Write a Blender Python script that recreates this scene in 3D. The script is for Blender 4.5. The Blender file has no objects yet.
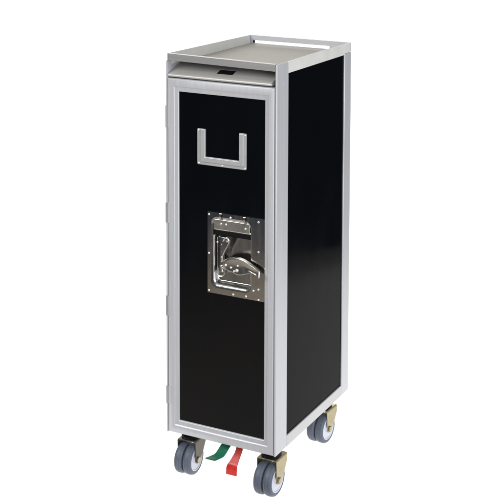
import bpy, bmesh, math
from mathutils import Vector, Matrix
PI = math.pi
S = bpy.context.scene
C = S.collection

# ------------------------------------------------------------------ camera
BZ = 0.118                                   # height of the body's bottom above the surface
cam_d = bpy.data.cameras.new('camera')
cam = bpy.data.objects.new('camera', cam_d); C.objects.link(cam)
yaw, pitch, roll = -0.422696, -0.0875675, 0.0112991
d = Vector((math.sin(yaw)*math.cos(pitch), math.cos(yaw)*math.cos(pitch), math.sin(pitch)))
r = d.cross(Vector((0, 0, 1))).normalized(); u = r.cross(d)
r2 = r*math.cos(roll) + u*math.sin(roll); u2 = -r*math.sin(roll) + u*math.cos(roll)
M = Matrix((r2, u2, -d)).transposed().to_4x4()
M.translation = Vector((1.57017, -2.34254, 1.37503 + BZ))
cam.matrix_world = M
cam_d.sensor_width = 36; cam_d.lens = 1180.005/500*36
cam_d.shift_x = -114.147/500; cam_d.shift_y = -276.474/500
cam_d.clip_start = 0.05; cam_d.clip_end = 100
S.camera = cam
S.render.resolution_x = S.render.resolution_y = 1024

# ------------------------------------------------------------------ view transform
S.view_settings.view_transform = 'Standard'; S.view_settings.look = 'None'
S.view_settings.gamma = 1; S.view_settings.exposure = 0

# ------------------------------------------------------------------ world: dim studio, pale ceiling, brownish floor
W = bpy.data.worlds.new('World'); S.world = W; W.use_nodes = True
nt = W.node_tree; nt.nodes.clear()
tc = nt.nodes.new('ShaderNodeTexCoord'); sp = nt.nodes.new('ShaderNodeSeparateXYZ')
mr = nt.nodes.new('ShaderNodeMapRange'); mr.inputs[1].default_value = -1; mr.inputs[2].default_value = 1
cr = nt.nodes.new('ShaderNodeValToRGB'); bg = nt.nodes.new('ShaderNodeBackground'); wo = nt.nodes.new('ShaderNodeOutputWorld')
nt.links.new(tc.outputs['Generated'], sp.inputs[0]); nt.links.new(sp.outputs[2], mr.inputs[0])
nt.links.new(mr.outputs[0], cr.inputs[0])
# soft upright patches of lighter and darker studio, which the glossy panels mirror faintly
wmp = nt.nodes.new('ShaderNodeMapping'); wmp.inputs['Scale'].default_value = (5.5, 5.5, 1.3); wnz = nt.nodes.new('ShaderNodeTexNoise'); wnz.inputs['Scale'].default_value = 1.0
wrp = nt.nodes.new('ShaderNodeMapRange'); wrp.inputs[1].default_value = .38; wrp.inputs[2].default_value = .66; wrp.inputs[3].default_value = .75; wrp.inputs[4].default_value = 1.45
wmx = nt.nodes.new('ShaderNodeVectorMath'); wmx.operation = 'SCALE'
nt.links.new(tc.outputs['Generated'], wmp.inputs[0]); nt.links.new(wmp.outputs[0], wnz.inputs[0]); nt.links.new(wnz.outputs[0], wrp.inputs[0])
nt.links.new(cr.outputs[0], wmx.inputs[0]); nt.links.new(wrp.outputs[0], wmx.inputs['Scale']); nt.links.new(wmx.outputs[0], bg.inputs[0]); nt.links.new(bg.outputs[0], wo.inputs[0])
el = cr.color_ramp.elements
el[0].position = 0.0; el[0].color = (.42, .39, .36, 1)
el[1].position = 1.0; el[1].color = (.62, .62, .62, 1)
for p, c in ((.27, (.52, .47, .42, 1)), (.318, (.34, .285, .225, 1)), (.334, (.22, .185, .15, 1)), (.345, (.055, .062, .072, 1)), (.52, (.10, .105, .115, 1)), (.7, (.38, .385, .40, 1))):
    e = el.new(p); e.color = c
bg.inputs[1].default_value = 1.0

# ------------------------------------------------------------------ lamps
def area(name, loc, target, sx, sy, power, color=(1, 1, 1)):
    l = bpy.data.lights.new(name, 'AREA'); l.shape = 'RECTANGLE'; l.size = sx; l.size_y = sy; l.energy = power; l.color = color
    o = bpy.data.objects.new(name, l); C.objects.link(o); o.location = loc
    o.rotation_euler = (Vector(target)-Vector(loc)).to_track_quat('-Z', 'Y').to_euler()
    return o
AX = Vector((-0.496, 0.868, 0)).normalized()          # direction the sweep runs away from the camera
SX = Vector((AX.y, -AX.x, 0))
area('front_softbox', (-1.1, -2.3, 2.5), (0.15, 0.1, 0.6), 1.5, 1.5, 66, (1, .985, .96))
area('side_fill', (1.95, -.8, .98), (0.25, 0.1, 0.62), 1.4, 2.2, 39, (.97, .985, 1))  # added fill from the right, brightens side face, post edges and latch recess
def sheet_lamp(name, v, z, sx, sy, power, tilt, turn=0):
    o = area(name, (0, 0, 0), (0, 0, 1), sx, sy, power)
    o.matrix_world = Matrix.Translation(AX*v + Vector((0, 0, z))) @ Matrix((SX, AX, Vector((0, 0, 1)))).transposed().to_4x4() @ Matrix.Rotation(turn, 4, 'Z') @ Matrix.Rotation(tilt, 4, 'X')
sheet_lamp('under_fill', 1.40, -.07, 3.2, 3.1, 41, PI, -math.atan(.075))          # added, unseen: shines up through the sheet so no shadow shows on it
sheet_lamp('rear_fill', 2.90, 1.0, 3.4, 2.1, 75, -PI/2)   # added, unseen: whitens the back of the sheet from behind

# ------------------------------------------------------------------ materials
def mat(name, base, metal=0.0, rough=0.5, spec=0.5, rnoise=0.0, nscale=(40, 40, 40), bump=0.0, bscale=None, cvar=0.0, coat=0.0, bdist=.001):
    m = bpy.data.materials.new(name); m.use_nodes = True
    n = m.node_tree.nodes; l = m.node_tree.links; b = n['Principled BSDF']
    b.inputs['Base Color'].default_value = (*base, 1); b.inputs['Metallic'].default_value = metal
    b.inputs['Roughness'].default_value = rough; b.inputs['Specular IOR Level'].default_value = spec
    b.inputs['Coat Weight'].default_value = coat
    t = n.new('ShaderNodeTexCoord'); mp = n.new('ShaderNodeMapping'); mp.inputs['Scale'].default_value = nscale
    nz = n.new('ShaderNodeTexNoise'); nz.inputs['Scale'].default_value = 1; nz.inputs['Detail'].default_value = 5
    l.new(t.outputs['Object'], mp.inputs[0]); l.new(mp.outputs[0], nz.inputs[0])
    if rnoise:
        k = n.new('ShaderNodeMapRange'); k.inputs[1].default_value = .3; k.inputs[2].default_value = .7
        k.inputs[3].default_value = rough-rnoise; k.inputs[4].default_value = rough+rnoise
        l.new(nz.outputs[0], k.inputs[0]); l.new(k.outputs[0], b.inputs['Roughness'])
    if cvar:
        x = n.new('ShaderNodeValToRGB'); x.color_ramp.elements[0].position = .3; x.color_ramp.elements[1].position = .7
        x.color_ramp.elements[0].color = tuple(v*(1-cvar) for v in base)+(1,)
        x.color_ramp.elements[1].color = tuple(min(1, v*(1+cvar)) for v in base)+(1,)
        l.new(nz.outputs[0], x.inputs[0]); l.new(x.outputs[0], b.inputs['Base Color'])
    if bump:
        src = nz
        if bscale:
            mp2 = n.new('ShaderNodeMapping'); mp2.inputs['Scale'].default_value = bscale
            src = n.new('ShaderNodeTexNoise'); src.inputs['Scale'].default_value = 1; src.inputs['Detail'].default_value = 2
            l.new(t.outputs['Object'], mp2.inputs[0]); l.new(mp2.outputs[0], src.inputs[0])
        bp = n.new('ShaderNodeBump'); bp.inputs['Strength'].default_value = bump; bp.inputs['Distance'].default_value = bdist
        l.new(src.outputs[0], bp.inputs['Height']); l.new(bp.outputs[0], b.inputs['Normal'])
    return m
ALU_V = mat('anodised_aluminium_upright', (.535, .545, .575), .30, .42, .5, .06, (260, 260, 5), .12, cvar=.05, bdist=.0004)
ALU_H = mat('anodised_aluminium_rail', (.515, .52, .53), .30, .42, .5, .06, (260, 5, 260), .12, cvar=.05, bdist=.0004)
ALU_X = mat('anodised_aluminium_cross', (.535, .545, .575), .30, .42, .5, .06, (5, 260, 260), .12, cvar=.05, bdist=.0004)
WHITE = mat('pale_top_rim', (.70, .695, .675), .1, .40, .5, .05, (30, 30, 30), .05, cvar=.04)
SCOOP = mat('satin_grey_scoop', (.46, .455, .435), .3, .38, .5, .05, (6, 200, 200), .08, cvar=.05, bdist=.0004)
BAR = mat('satin_grey_bar', (.33, .33, .325), .35, .36, .5, .05, (6, 200, 200), .08, cvar=.05, bdist=.0004)
CARD = mat('bright_card_holder', (.53, .535, .55), .45, .38, .5, .06, (60, 60, 60), .08)
HANDLE = mat('worn_steel', (.40, .385, .35), 1, .27, .5, .06, (60, 60, 60), .15, (60, 60, 60), bdist=.0006)
TRAY = mat('beige_tray_liner', (.385, .37, .325), 0, .55, .25, .02, (25, 25, 25), .08, (400, 400, 400), .05)
SIDEBLACK = mat('glossy_black_side_laminate', (.0016, .0022, .0034), 0, .14, .026, .07, (9, 9, 5), .35, (9, 9, 3.2), bdist=.0016)
BLACK = mat('glossy_black_laminate', (.0016, .0022, .0034), 0, .13, .24, .07, (9, 9, 5), .35, (9, 9, 3.2), bdist=.0016)
STEEL = mat('polished_steel', (.50, .50, .49), 1, .11, .5, .04, (60, 60, 12), .12, (38, 38, 38), .06, bdist=.0006)
PAN = mat('satin_steel', (.38, .38, .37), 1, .22, .5, .05, (60, 60, 12), .12, (38, 38, 38), .06, bdist=.0006)
STEELB = mat('bright_steel', (.80, .79, .76), 1, .24, .5, .05, (60, 60, 60), .10, (90, 90, 90), bdist=.0005)
RIVET = mat('rivet_metal', (.85, .85, .84), .7, .30)
RUBBER_SHADE = mat('black_rubber_and_shade', (.006, .006, .007), 0, .6, .12)
DARK = mat('dark_interior', (.03, .03, .03), 0, .7, .2)
GREYM = mat('grey_cast_metal', (.43, .435, .445), .5, .42, .5, .08, (50, 50, 50), .15)
ZINC = mat('yellow_zinc_plate', (.38, .335, .20), .9, .32, .5, .08, (45, 45, 45), .05, cvar=.14)
TYRE = mat('blue_grey_polyurethane', (.085, .102, .135), 0, .42, .35, .08, (60, 60, 60), .12, cvar=.12)
HUB = mat('pale_lilac_plastic', (.55, .57, .66), 0, .35, .5, .05, (60, 60, 60), .06, cvar=.05)
GREEN = mat('green_painted_pedal', (.004, .13, .065), 0, .38, .25, .08, (90, 90, 90), .25, cvar=.2)
RED = mat('red_painted_pedal', (.52, .020, .014), 0, .36, .5, .08, (90, 90, 90), .25, cvar=.12)

# added translucent sheet for the blank white, lit through by the two added lamps
AC = bpy.data.materials.new('backlit_white_sheet'); AC.use_nodes = True
n = AC.node_tree.nodes; l = AC.node_tree.links; n.clear()
o_ = n.new('ShaderNodeOutputMaterial'); tr = n.new('ShaderNodeBsdfTranslucent'); df = n.new('ShaderNodeBsdfDiffuse'); mx = n.new('ShaderNodeMixShader')
nz = n.new('ShaderNodeTexNoise'); nz.inputs['Scale'].default_value = 3; rp = n.new('ShaderNodeValToRGB')
rp.color_ramp.elements[0].color = (.91, .91, .91, 1); rp.color_ramp.elements[1].color = (.93, .93, .93, 1)
l.new(nz.outputs[0], rp.inputs[0])
for s in (tr, df): l.new(rp.outputs[0], s.inputs[0])
mx.inputs[0].default_value = .12
l.new(tr.outputs[0], mx.inputs[1]); l.new(df.outputs[0], mx.inputs[2]); l.new(mx.outputs[0], o_.inputs[0])

# ------------------------------------------------------------------ mesh helpers
def box(bm, x0, x1, y0, y1, z0, z1):
    vs = [bm.verts.new((x, y, z)) for x in (x0, x1) for y in (y0, y1) for z in (z0, z1)]
    for f in ((0, 1, 3, 2), (4, 6, 7, 5), (0, 4, 5, 1), (2, 3, 7, 6), (0, 2, 6, 4), (1, 5, 7, 3)):
        bm.faces.new([vs[i] for i in f])
def prism(bm, pts, axis, a, b):
    """extrude the closed outline pts along an axis (0 x, 1 y, 2 z) from a to b; a and b may be functions of the point"""
    def P(p, t):
        t = t(p) if callable(t) else t
        return ((t, p[0], p[1]), (p[0], t, p[1]), (p[0], p[1], t))[axis]
    A = [bm.verts.new(P(p, a)) for p in pts]; B = [bm.verts.new(P(p, b)) for p in pts]
    k = len(pts)
    bm.faces.new(A); bm.faces.new(B[::-1])
    for i in range(k): bm.faces.new((A[i], B[i], B[(i+1) % k], A[(i+1) % k]))
def loops(bm, rings, closed=True, cap0=False, cap1=False):
    R = [[bm.verts.new(p) for p in ring] for ring in rings]; k = len(R[0])
    for a, b in zip(R, R[1:]):
        for i in range(k if closed else k-1): bm.faces.new((a[i], a[(i+1) % k], b[(i+1) % k], b[i]))
    if cap0: bm.faces.new(R[0][::-1])
    if cap1: bm.faces.new(R[-1])
def lathe(bm, prof, c=(0, 0, 0), n=64, cap=False):
    """spin profile (radius, x) about the x axis through c"""
    rings = [[(c[0]+x, c[1]+rr*math.cos(2*PI*i/n), c[2]+rr*math.sin(2*PI*i/n)) for i in range(n)] for rr, x in prof]
    loops(bm, rings, True, cap, cap)
def dome(bm, x, y, z, rad, h, n=16):
    rings = []
    for a in (0, 30, 60, 84):
        q = math.radians(a)
        rings.append([(x+rad*math.cos(q)*math.cos(2*PI*i/n), y-h*math.sin(q), z+rad*math.cos(q)*math.sin(2*PI*i/n)) for i in range(n)])
    loops(bm, rings, True, False, True)
def ribbon(bm, path, x0, x1, th, xo=None):
    """a flat bar following path [(y,z)], width x0..x1 (shifted by xo[i]), thickness th"""
    n_ = []
    for i in range(len(path)):
        a = Vector(path[max(i-1, 0)]); b = Vector(path[min(i+1, len(path)-1)]); t = (b-a).normalized(); n_.append(Vector((-t.y, t.x)))
    rings = []
    for i, (p, q) in enumerate(zip(path, n_)):
        o = xo[i] if xo else (0, 0)
        a = Vector(p)+q*th/2; b = Vector(p)-q*th/2
        rings.append([(x0+o[0], a.x, a.y), (x1+o[1], a.x, a.y), (x1+o[1], b.x, b.y), (x0+o[0], b.x, b.y)])
    loops(bm, rings, True, True, True)
def tube(bm, path, rad, n=12, flat=1.0):
    """round bar along 3-D path; flat > 1 stretches it in y"""
    rings = []; P = [Vector(p) for p in path]
    for i, p in enumerate(P):
        t = (P[min(i+1, len(P)-1)]-P[max(i-1, 0)]).normalized()
        a = Vector((0, 1, 0)); b = t.cross(a).normalized(); a = b.cross(t)
        rr = rad[i] if isinstance(rad, (list, tuple)) else rad
        rings.append([p + a*rr*flat*math.cos(2*PI*k/n) + b*rr*math.sin(2*PI*k/n) for k in range(n)])
    loops(bm, rings, True, True, True)
def spline(pts, k=6):
    P = [Vector(p) for p in pts]; out = []
    for i in range(len(P)-1):
        p0, p1, p2, p3 = P[max(i-1, 0)], P[i], P[i+1], P[min(i+2, len(P)-1)]
        for j in range(k):
            t = j/k; out.append(.5*((2*p1)+(-p0+p2)*t+(2*p0-5*p1+4*p2-p3)*t*t+(-p0+3*p1-3*p2+p3)*t**3))
    out.append(P[-1]); return out
def rrect(x0, x1, z0, z1, rad, n=8):
    out = []
    for cx, cz, a0 in ((x1-rad, z1-rad, 0), (x0+rad, z1-rad, 90), (x0+rad, z0+rad, 180), (x1-rad, z0+rad, 270)):
        for i in range(n+1):
            a = math.radians(a0+90*i/n); out.append((cx+rad*math.cos(a), cz+rad*math.sin(a)))
    return out
def obj(name, bm, m, parent=None, bevel=0, seg=2, smooth=True, loc=(0, 0, 0), label=None):
    bmesh.ops.remove_doubles(bm, verts=bm.verts, dist=1e-6)
    bmesh.ops.recalc_face_normals(bm, faces=bm.faces)
    me = bpy.data.meshes.new(name); bm.to_mesh(me); bm.free()
    me.materials.append(m)
    o = bpy.data.objects.new(name, me); C.objects.link(o); o.location = loc
    if smooth:
        me.polygons.foreach_set('use_smooth', [True]*len(me.polygons))
        me.set_sharp_from_angle(angle=math.radians(38))
    if bevel:
        b = o.modifiers.new('bevel', 'BEVEL'); b.width = bevel; b.segments = seg; b.limit_method = 'ANGLE'; b.angle_limit = math.radians(38)
        b.harden_normals = True
    if parent: o.parent = parent
    if label: o['label'] = label
    return o
nb = bmesh.new

# ------------------------------------------------------------------ the surface and background
bm = nb(); prof = [(-.15, -.12), (-.15, -.004), (-.145, 0), (1.4, 0)]
for i in range(1, 17):
    a = PI/2*i/16; prof.append((1.4+1.4*math.sin(a), 1.4-1.4*math.cos(a)))
prof.append((2.8, 2.0))
rings = []
for v, z in prof:
    rings.append([tuple(AX*(v if v > 0 else v-.075*s) + SX*s + Vector((0, 0, z))) for s in (-1.75, -1, 0, 1, 1.75)])
loops(bm, rings, closed=False)
o = obj('backdrop', bm, AC); o['kind'] = 'structure'

# ------------------------------------------------------------------ the trolley
WX, D, H = .302, .4034, .9307
root = bpy.data.objects.new('galley_trolley', None); C.objects.link(root); root.location = (WX/2, D/2, 0)
root.empty_display_size = .1
root['label'] = 'tall narrow airline catering trolley, glossy black panels in silver aluminium frame, on four casters'
root['category'] = 'trolley'
OFF = (-WX/2, -D/2, BZ)
def part(name, bm, m, parent=None, **k):
    if parent is None: return obj(name, bm, m, root, loc=OFF, **k)
    return obj(name, bm, m, parent, **k)

# corner posts: L shaped uprights
def post(x0, x1, xi, y0, y1, yi, z0, z1):
    """outer wall x0..x1 over y0..y1, inner flange xi..x1 over yi..y1"""
    b = nb(); box(b, min(x0, x1), max(x0, x1), y0, y1, z0, z1); return b
R_ = lambda f: f
b = nb(); box(b, .2972, .302, 0, .0572, 0, H-.0004); box(b, .270, .2971, .0405, .0571, .0001, .8775)
part('corner_post', b, ALU_V, bevel=.0022, seg=3)
b = nb(); box(b, 0, .0045, 0, .0572, 0, .9185); box(b, .0046, .032, .0405, .0571, .0001, .8775)
part('corner_post', b, ALU_V, bevel=.0016, seg=3)
b = nb(); box(b, .262, .302, .3635, D, 0, .9062); part('corner_post', b, ALU_V, bevel=.003, seg=3)
b = nb(); box(b, 0, .040, .3635, D, 0, .9062); part('corner_post', b, ALU_V, bevel=.003, seg=3)
# side rails
for x0, x1 in ((.276, .3016), (.0004, .026)):
    b = nb(); box(b, x0, x1, .0576, .3631, 0, .0275); part('bottom_rail', b, ALU_H, bevel=.0012)
b = nb(); box(b, .2972, .3016, .0576, .3631, .903, H-.0002); box(b, .2972, .3016, .3631, .3971, .9064, H-.0002); bmesh.ops.remove_doubles(b, verts=b.verts, dist=1e-6); part('top_rail', b, WHITE, bevel=.0010)
b = nb(); box(b, .0004, .026, .0576, .3631, .900, .9062); part('top_rail', b, ALU_H, bevel=.0006)
# rear rails and rear panel
b = nb(); box(b, .0405, .2615, .3800, D-.0004, 0, .0275); part('bottom_rail', b, ALU_X, bevel=.0012)
b = nb(); box(b, .0405, .2615, .3800, D-.0004, .880, .9062); part('top_rail', b, ALU_X, bevel=.0012)
b = nb(); box(b, .0405, .2615, .3860, D-.004, .0280, .8796); part('rear_panel', b, BLACK)
# body shell (sides carry the black panels), floor
b = nb(); box(b, .290, .2982, .0560, .3650, .020, .9060); part('side_panel', b, SIDEBLACK)
b = nb(); box(b, .0038, .012, .0560, .3650, .020, .9050); part('side_panel', b, SIDEBLACK)
b = nb(); box(b, .006, .296, .0590, .3780, .004, .012); part('floor_panel', b, GREYM)
b = nb(); box(b, .033, .269, .0450, .0555, .002, .026); part('bottom_rail', b, ALU_X, bevel=.001)
b = nb(); box(b, .0330, .2690, .0450, .0500, .026, .8780); part('inner_wall', b, DARK)

def raise_left(b, zmin=0):
    # the rim stands a little higher towards its front left corner
    for v in b.verts:
        if v.co.z > zmin: v.co.z += .0048*(1-v.co.x/WX)*(1-v.co.y/D)
# top: rim with gallery rail, tray liner
b = nb(); box(b, .0048, .2968, .0592, .3973, .9065, .9080); part('tray_liner', b, TRAY)
b = nb()
n8 = 8; ro = .011; th = .0046; fr = .0115   # rounded front left corner, one bar turning from the front to the left side
out = [(.2968, 0)] + [(ro-ro*math.sin(PI/2*i/n8), ro-ro*math.cos(PI/2*i/n8)) for i in range(n8+1)] + [(0, .0180)]
ri = .007
inn = [(.2968, fr)] + [(th+ri-ri*math.sin(PI/2*i/n8), fr+ri-ri*math.cos(PI/2*i/n8)) for i in range(n8+1)] + [(th, .0180)]
rings = []
for (ox, oy), (ix, iy) in zip(out, inn):
    rings.append([(ox, oy, .9146), (ox, oy, H), (ix, iy, H), (ix, iy, .9146)])
loops(b, rings, True, True, True)
raise_left(b); part('front_bar', b, BAR, bevel=.0034, seg=4)
b = nb(); prism(b, [(.0117, .9148), (.0590, .9078), (.0590, .9066), (.0117, .9136)], 0, .0050, .2966)
for v in b.verts: v.co.z += .0048*(1-v.co.x/WX)*max(0, 1-v.co.y/.06)
part('apron', b, GREYM)
b = nb(); box(b, 0, th, .0182, .3970, .9064, H-.0003); raise_left(b, .92); part('side_lip', b, WHITE, bevel=.0012)
# rear gallery with the grip slot cut right through
g = nb()
sl = rrect(.0125, .2410, .9094, .9168, .0025, 4)
outr = []
cx, cz = (.0125+.2410)/2, (.9172+.9256)/2
x0, x1, z0, z1 = 0.0004, .3017, .9066, H
def rect_ring(loop, x0, x1, z0, z1):
    """project a rounded rect loop outwards on to a rectangle, quadrant corners to corners"""
    k = len(loop)//4; res = []
    for q, (cx_, cz_) in enumerate(((x1, z1), (x0, z1), (x0, z0), (x1, z0))):
        for i in range(k):
            lx, lz = loop[q*k+i]
            t = i/(k-1)
            if q == 0: p = (cx_, lz+(cz_-lz)*min(1, 2*t)) if t < .5 else (lx+(cx_-lx)*min(1, 2*(1-t)), cz_)
            elif q == 1: p = (lx+(cx_-lx)*min(1, 2*t), cz_) if t < .5 else (cx_, lz+(cz_-lz)*min(1, 2*(1-t)))
            elif q == 2: p = (cx_, lz+(cz_-lz)*min(1, 2*t)) if t < .5 else (lx+(cx_-lx)*min(1, 2*(1-t)), cz_)
            else: p = (lx+(cx_-lx)*min(1, 2*t), cz_) if t < .5 else (cx_, lz+(cz_-lz)*min(1, 2*(1-t)))
            res.append(p)
    return res
orr = rect_ring(sl, x0, x1, z0, z1)
ya, yb = .3974, D-.0002
loops(g, [[(x, ya, z) for x, z in orr], [(x, ya, z) for x, z in sl], [(x, yb, z) for x, z in sl], [(x, yb, z) for x, z in orr], [(x, ya, z) for x, z in orr]])
gal = part('gallery_rail', g, ALU_X, bevel=.0008)
b = nb(); box(b, .0128, .0165, .3982, D-.001, .9098, .9164); part('rail_clip', b, RUBBER_SHADE, gal)

# push handle: sloping satin scoop under the front rim
b = nb()
pr = [(.0575, .9063), (.0120, .8896), (.0052, .8868), (.0024, .8845), (.0018, .8815), (.0030, .8795), (.0060, .8788), (.0575, .8788)]
prism(b, pr, 0, .0050, .2865)
sc = part('push_handle', b, SCOOP, bevel=.0012, seg=3)
def on_slope(y, off):
    n_ = Vector((-(.9063-.8896), (.0575-.0120))).normalized()
    return (y+n_.x*off, .8896+(.9063-.8896)*(y-.0120)/.0455+n_.y*off)
b = nb()
prism(b, [on_slope(.0215, .0004), on_slope(.0390, .0004), on_slope(.0390, -.003), on_slope(.0215, -.003)], 0, .1290, .1715); part('finger_slot', b, RUBBER_SHADE, sc, bevel=.0003)
b = nb()
prism(b, [on_slope(.0390+.0002, .0010), on_slope(.0390+.0030, .0010), on_slope(.0390+.0030, -.002), on_slope(.0390+.0002, -.002)], 0, .1290-.001, .1715+.001); part('slot_edge', b, GREYM, sc, bevel=.0003)
b = nb(); box(b, .2867, .2971, .0385, .0570, .8778, .9062); part('recess_wall', b, DARK)  # end plate coloured dark, carrying the shade at the recess end
b = nb(); dome(b, 0, 0, 0, .0016, .001)
bmesh.ops.rotate(b, verts=b.verts, matrix=Matrix.Rotation(PI/2, 3, 'Z'))
bmesh.ops.translate(b, verts=b.verts, vec=(.3019, .017, .921))
dome_pts = [(.030, .882)]
rv = part('rivet', b, GREYM)
b = nb(); dome(b, 0, 0, 0, .0016, .001)
bmesh.ops.rotate(b, verts=b.verts, matrix=Matrix.Rotation(PI/2, 3, 'Z'))
bmesh.ops.translate(b, verts=b.verts, vec=(.3019, .030, .884)); part('rivet', b, ALU_V)

# ------------------------------------------------------------------ door
b = nb()
X0, X1, Z0, Z1 = .0053, .2952, .0012, .8760
wx, wz = .0275, .0315
pf = [(0, .034), (0, .0030), (.03, .0012), (.08, .0004), (.50, .0004), (.56, .0012), (.62, .0040), (.66, .0048), (.93, .0048), (.965, .0055), (1, .0080), (1, .0120)]
rings = []
for t, y in pf:
    rings.append([(X0+wx*t, y, Z0+wz*t), (X1-wx*t, y, Z0+wz*t), (X1-wx*t, y, Z1-wz*t), (X0+wx*t, y, Z1-wz*t)])
loops(b, rings)
bmesh.ops.recalc_face_normals(b, faces=b.faces)
door = part('door', b, ALU_V)
# black panel with the cut-out for the latch
LX0, LX1, LZ0, LZ1 = .1130, .2676, .3670, .5640
hole = rrect(.1235, .2315, .3830, .5525, .016, 8)
b = nb()
ph = rect_ring(rrect(.118, .240, .375, .558, .004, 4), .034-.003, .2678+.003, .0320-.003, .8446+.003)
pin = rrect(.118, .240, .375, .558, .004, 4)
loops(b, [[(x, .0092, z) for x, z in ph], [(x, .0092, z) for x, z in pin], [(x, .0300, z) for x, z in pin]])
part('door_panel', b, BLACK, door, smooth=False)
# latch plate with rounded recess
b = nb()
o1 = rect_ring(hole, LX0, LX1, LZ0, LZ1)
cxh, czh = .1775, .46775
def inset(loop, dd):
    rr = []
    x0, x1, z0, z1 = .1235+dd, .2315-dd*.45, .3830+dd, .5525-dd
    return rrect(x0, x1, z0, z1, max(.018-dd, .005), 8)
seq = [(o1, .0090), (o1, .0066), (inset(hole, -.0022), .0066), (inset(hole, -.0010), .0066), (inset(hole, .0010), .0070), (inset(hole, .0026), .0078),
       (inset(hole, .0040), .0084)]
loops(b, [[(x, y, z) for x, z in lp] for lp, y in seq], True)
plate = part('latch_plate', b, STEEL, door)
seq = [(inset(hole, .0040), .0085), (inset(hole, .0056), .0096), (inset(hole, .0082), .0140), (inset(hole, .0098), .0190), (inset(hole, .0112), .0224), (inset(hole, .0130), .0236), (inset(hole, .0142), .0236)]
b = nb(); loops(b, [[(x, y, z) for x, z in lp] for lp, y in seq], True, False, True); part('recess_pan', b, PAN, door)
for (x, z) in ((.1172, .5575), (.1761, .5567), (.2514, .556), (.1172, .4634), (.2516, .4846), (.1172, .3725), (.1838, .3722), (.2185, .3732), (.2385, .3901), (.2520, .3949), (.2521, .3700)):
    b = nb(); dome(b, x, .0064, z, .0027, .0018); part('rivet', b, RIVET, door)
# spring flap at the top of the recess
b = nb(); box(b, .1290, .2270, .0075, .0105, .5235, .5475)
fl = part('latch_flap', b, STEELB, door, bevel=.0009)
b = nb(); tube(b, [(.1275, .0110, .5235), (.2295, .0110, .5235)], .0022); part('flap_edge', b, STEELB, door)
b = nb(); box(b, .1285, .2305, .0100, .0200, .5085, .5215); part('rubber_grip', b, RUBBER_SHADE, door, bevel=.002)
b = nb(); box(b, .1262, .1300, .0085, .0180, .5080, .5440); part('rubber_grip', b, RUBBER_SHADE, door, bevel=.001)
for x, z in ((.1500, .5385), (.1635, .5385), (.2160, .5350)):
    b = nb(); dome(b, x, .0073, z, .0026, .0016); part('screw', b, RIVET, door)
for x in (.1500, .2150):
    b = nb(); ribbon(b, [(.0052, .5632), (.0036, .5600), (.0042, .5530), (.0070, .5470)], x-.0030, x+.0024, .0012); part('clip', b, STEEL, door)
# vertical mounting bracket
b = nb(); box(b, .1385, .1560, .0140, .0234, .4180, .5040)
box(b, .1385, .1400, .0080, .0140, .4180, .5040)
part('latch_bracket', b, STEEL, door, bevel=.0012)
for x, z, y in ((.1400, .4930, .0075), (.1500, .4690, .0135), (.1490, .4860, .0135), (.1500, .4300, .0135), (.1475, .4550, .0135)):
    b = nb(); dome(b, x, y, z, .0024, .002); part('screw', b, RIVET, door)
# S shaped finger lever
b = nb()
pth = spline([(.1600, .0030, .5000), (.1640, .0010, .5060), (.1700, -.0005, .5095), (.1755, .0, .5070), (.1765, .001, .5010), (.1735, .002, .4930), (.1675, .003, .4830), (.1605, .003, .4700), (.1570, .003, .4570), (.1560, .003, .4490)], 5)
tube(b, pth, .0019, 10, 2.4)
part('finger_lever', b, STEELB, door)
b = nb()
prism(b, [(.1618, .4990), (.1655, .5060), (.1705, .5080), (.1745, .5045), (.1745, .4990), (.1700, .4900), (.1640, .4800), (.1590, .4700), (.1565, .4560), (.1530, .4560), (.1530, .4900)], 1, .0050, .0064)
part('lever_web', b, STEEL, door, bevel=.0004)
b = nb(); lathe_n = 20
rings = [[(.1690+rr*math.cos(2*PI*i/20), y, .5010+rr*math.sin(2*PI*i/20)) for i in range(20)] for rr, y in ((.0042, .0050), (.0042, .0020), (.0034, .0008), (.0020, .0008), (.0020, .0040))]
loops(b, rings, True, False, True); part('pivot', b, STEELB, door)
b = nb(); tube(b, spline([(.1420, .006, .4310), (.1430, .004, .4180), (.1500, .003, .4130), (.1590, .004, .4160), (.1610, .006, .4300)], 5), .0018, 10, 1.6); part('lever_loop', b, STEELB, door)
# main turning handle: a swept blade that stands out from the recess
poly = [(.1560, .4500), (.1650, .4560), (.1760, .4615), (.1876, .4645), (.2039, .4655), (.2173, .4638), (.2334, .4582), (.2494, .4520), (.2614, .4450), (.2635, .4405), (.2615, .4307), (.2565, .4325), (.2442, .4364), (.2360, .4350), (.2281, .4322), (.2120, .4260), (.1985, .4235), (.1850, .4275), (.1720, .4290), (.1560, .4295)]
def blade_y(x): 
    t = min(1, max(0, (x-.156)/.106)); return .0060-.0150*t**.8
b = nb(); k = len(poly); cz = .4450
mid = [(.5*(x+.205)*.5+.5*x, cz+(z-cz)*.55) for x, z in poly]
cen = [(x+(.208-x)*.22, cz+(z-cz)*.70) for x, z in poly]
cen2 = [(x+(.208-x)*.45, cz+(z-cz)*.30) for x, z in poly]
loops(b, [[(x, blade_y(x)+.0070, z) for x, z in poly],
          [(x, blade_y(x), z) for x, z in poly],
          [(x+(.208-x)*.03, blade_y(x)-.0013, cz+(z-cz)*.90) for x, z in poly],
          [(x, blade_y(x)-.0006, z) for x, z in cen],
          [(x, blade_y(x)+.0006, z) for x, z in cen2]], True, True, True)
hd = part('latch_handle', b, HANDLE, door)
hd.modifiers.new('bevel', 'BEVEL').width = .0006
b = nb(); tube(b, [(.2625, blade_y(.262)-.001, .4445), (.2632, blade_y(.262)-.0015, .4370), (.2615, blade_y(.262), .4290)], [.0016, .0023, .0014], 10); part('handle_tip', b, RIVET, door)
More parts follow.
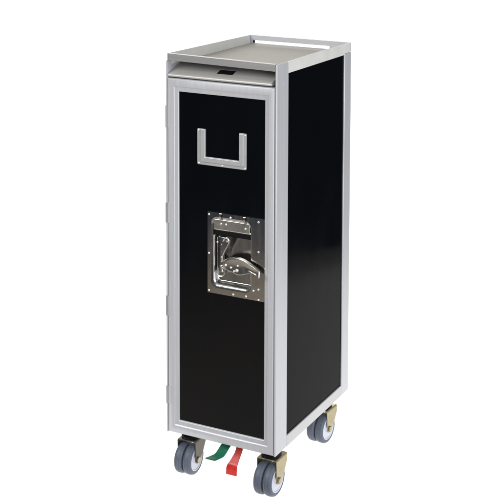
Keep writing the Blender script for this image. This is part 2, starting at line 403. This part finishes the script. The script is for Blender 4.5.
for x, z, rr in ((.1655, .4420, .0034), (.1810, .4390, .0028), (.1985, .4350, .0042), (.2010, .4470, .0026), (.1905, .4320, .0026)):
    b = nb(); dome(b, x, blade_y(x)-.0005, z, rr, .0032); part('bolt', b, RIVET, door)

# U shaped card holder near the top of the door
b = nb()
U = [(.0845, .7595), (.0845, .6775), (.0852, .6757), (.0870, .6750), (.2155, .6750), (.2173, .6757), (.2180, .6775), (.2180, .7595), (.2165, .7610), (.1990, .7610), (.1990, .6950), (.1068, .6950), (.1068, .7610), (.0860, .7610)]
prism(b, U, 1, .0068, .0090)
ch = part('card_holder', b, CARD, door, bevel=.0006)
b = nb()
U2 = [(.0950, .7604), (.0950, .6830), (.2115, .6830), (.2115, .7604), (.1996, .7604), (.1996, .6944), (.1064, .6944), (.1064, .7604)]
prism(b, U2, 1, .0036, .0067)
part('card_holder_lip', b, CARD, door, bevel=.0013, seg=3)
for x, z in ((.0890, .7570), (.0890, .6790), (.1530, .6788), (.2145, .6790), (.2145, .7570)):
    b = nb(); dome(b, x, .0068, z, .0022, .0018); part('rivet', b, RIVET, door)
# hinges on the door's left edge
for z0, z1 in ((.7560, .8100), (.5230, .5730), (.2930, .3430), (.0720, .1170)):
    b = nb(); box(b, -.0007, .0046, -.0012, .0120, z0, z1); part('hinge', b, GREYM, door, bevel=.0009)
    b = nb(); box(b, .0054, .0135, -.0001, .0003, z0, z1); part('hinge_leaf', b, ALU_V, door, bevel=.0003)

# ------------------------------------------------------------------ casters
def caster_meshes():
    R = .0485
    fk = nb(); t = .0285; T = .0022; zt = .0550
    # inverted U with tapering cheeks and a rounded top bend
    prism(fk, [(-.0120, zt), (.0430, zt), (.0430, zt-.0024), (-.0120, zt-.0024)], 0, -t+.003, t-.003)
    for s in (-1, 1):
        xa, xb = s*(t-T), s*t
        leg = [(-.0130, zt-.0035), (.0440, zt-.0035), (.0445, zt-.020), (.0290, .010), (.0100, -.0070), (.0040, -.0105), (-.0040, -.0105), (-.0095, -.0050), (-.0105, .008), (-.0125, .030)]
        prism(fk, leg, 0, xa, xb)
        # bend
        prism(fk, [(xa, zt-.0036), (xb, zt-.0036), (xb-s*.0008, zt-.0012), (xb-s*.0031, zt), (xb-s*.0031, zt-.0023), (xa-s*.0006, zt-.0030)], 1, -.0125, .0435)
    ax = nb(); lathe(ax, [(.001, -t-.004), (.0048, -t-.004), (.0048, t+.0035), (.001, t+.0035)], n=20, cap=True)
    lathe(ax, [(.001, t+.001), (.0078, t+.001), (.0078, t+.0045), (.001, t+.0045)], n=6, cap=True)
    lathe(ax, [(.001, -t-.0045), (.0078, -t-.0045), (.0078, -t-.001), (.001, -t-.001)], n=6, cap=True)
    # swivel head and mounting plate
    sh = nb(); cy = .0125
    for r0, z0, z1 in ((.0255, zt+.0004, zt+.0090), (.0225, zt+.0090, zt+.0253)):
        rings = [[(rr*math.cos(2*PI*i/32), cy+rr*math.sin(2*PI*i/32), z) for i in range(32)] for rr, z in ((r0, z0), (r0, z1))]
        loops(sh, rings, True, True, True)
    mpl = nb(); box(mpl, -.028, .028, cy-.030, cy+.030, .0805, .0835)
    wh = nb(); h = .0120
    prof = [(.0305, -h+.0010), (.0330, -h), (.0368, -h+.0004), (.0393, -h+.0020), (.0405, -h+.0042), (.0413, -.0050), (.0407, -.0044), (.0407, -.0036), (.0415, -.0029), (.0415, .0029), (.0407, .0036), (.0407, .0044), (.0413, .0050), (.0405, h-.0042), (.0393, h-.0020), (.0368, h-.0004), (.0330, h), (.0305, h-.0010)]
    lathe(wh, prof, n=72)
    hb = nb()
    prof = [(.004, -h+.0010), (.0100, -h+.0006), (.0110, -h+.0034), (.0268, -h+.0028), (.0282, -h+.0004), (.0307, -h+.0006), (.0307, h-.0006), (.0282, h-.0004), (.0268, h-.0028), (.0110, h-.0034), (.0100, h-.0006), (.004, h-.0010)]
    lathe(hb, prof, n=72, cap=True)
    return fk, ax, sh, mpl, wh, hb
fk, ax, sh, mpl, wh, hb = caster_meshes()
AZ = .0415
proto = obj('caster', fk, ZINC, root, bevel=.0006)
for nm, m_, k_, lx in (('axle', ax, ZINC, 0), ('swivel', sh, RUBBER_SHADE, 0), ('mounting_plate', mpl, ZINC, 0), ('wheel', wh, TYRE, -.0136), ('hub', hb, HUB, -.0136)):  # swivel coloured black for the shaded gap between fork and body
    oo = obj(nm, m_, k_, proto, loc=(lx, 0, 0), bevel=.0005 if nm in ('mounting_plate',) else 0)
for nm in ('wheel', 'hub'):
    src = [c for c in proto.children if c.name == nm][0]
    c2 = src.copy(); C.objects.link(c2); c2.parent = proto; c2.location.x = .0136
spots = [(.262, .043, 0, .95), (.040, .037, 3, .90), (.260, .326, -3, .917), (.042, .330, 6, .917)]
ZINC_DARK = mat('dark_zinc_plate', (.105, .10, .075), .6, .42, .5, .08, (45, 45, 45), .15, cvar=.14)  # darker, less yellow zinc for the front left fork alone
dark_fork = proto.data.copy(); dark_fork.materials[0] = ZINC_DARK
for i, (x, y, rz, sc_) in enumerate(spots):
    if i == 0: cst = proto
    else:
        cst = proto.copy(); C.objects.link(cst); cst.parent = root
        if i == 1: cst.data = dark_fork
        for c in list(proto.children):
            k_ = c.copy(); C.objects.link(k_); k_.parent = cst
    cst.location = (x-WX/2, y-D/2, BZ-.0835*sc_); cst.rotation_euler = (0, 0, math.radians(rz)); cst.scale = (sc_,)*3
# plate under the body that carries pedals
b = nb(); box(b, .110, .230, .040, .120, -.0030, -.0004); under = part('brake_plate', b, GREYM, bevel=.0005)
b = nb(); pp = [(v.x, v.y) for v in spline([(-.0250, -.0290, 0), (-.0060, -.0310, 0), (.0060, -.0285, 0), (.0260, -.0130, 0), (.0420, -.0055, 0), (.0560, -.0045, 0)], 4)]
ribbon(b, pp, .1255, .1520, .0028, [(.018*min(1, i/14), .016*min(1, i/14)) for i in range(21)])
part('release_pedal', b, GREEN, bevel=.0006, label='green foot pedal')
b = nb(); pp = [(v.x, v.y) for v in spline([(.0080, -.0745, 0), (.0100, -.0540, 0), (.0180, -.0440, 0), (.0360, -.0260, 0), (.0480, -.0080, 0), (.0600, -.0045, 0)], 4)]
ribbon(b, pp, .1640, .1930, .0028, [(.010*min(1, max(0, (i-3)/8)), -.001*min(1, max(0, (i-3)/8))) for i in range(21)])
part('brake_pedal', b, RED, bevel=.0006, label='red foot pedal')
b = nb(); box(b, .1955, .2120, .030, .060, -.0120, -.0004); part('pedal_bracket', b, GREYM, bevel=.002)

# ------------------------------------------------------------------ render
S.render.engine = 'CYCLES'
S.cycles.use_denoising = True
S.cycles.max_bounces = 8
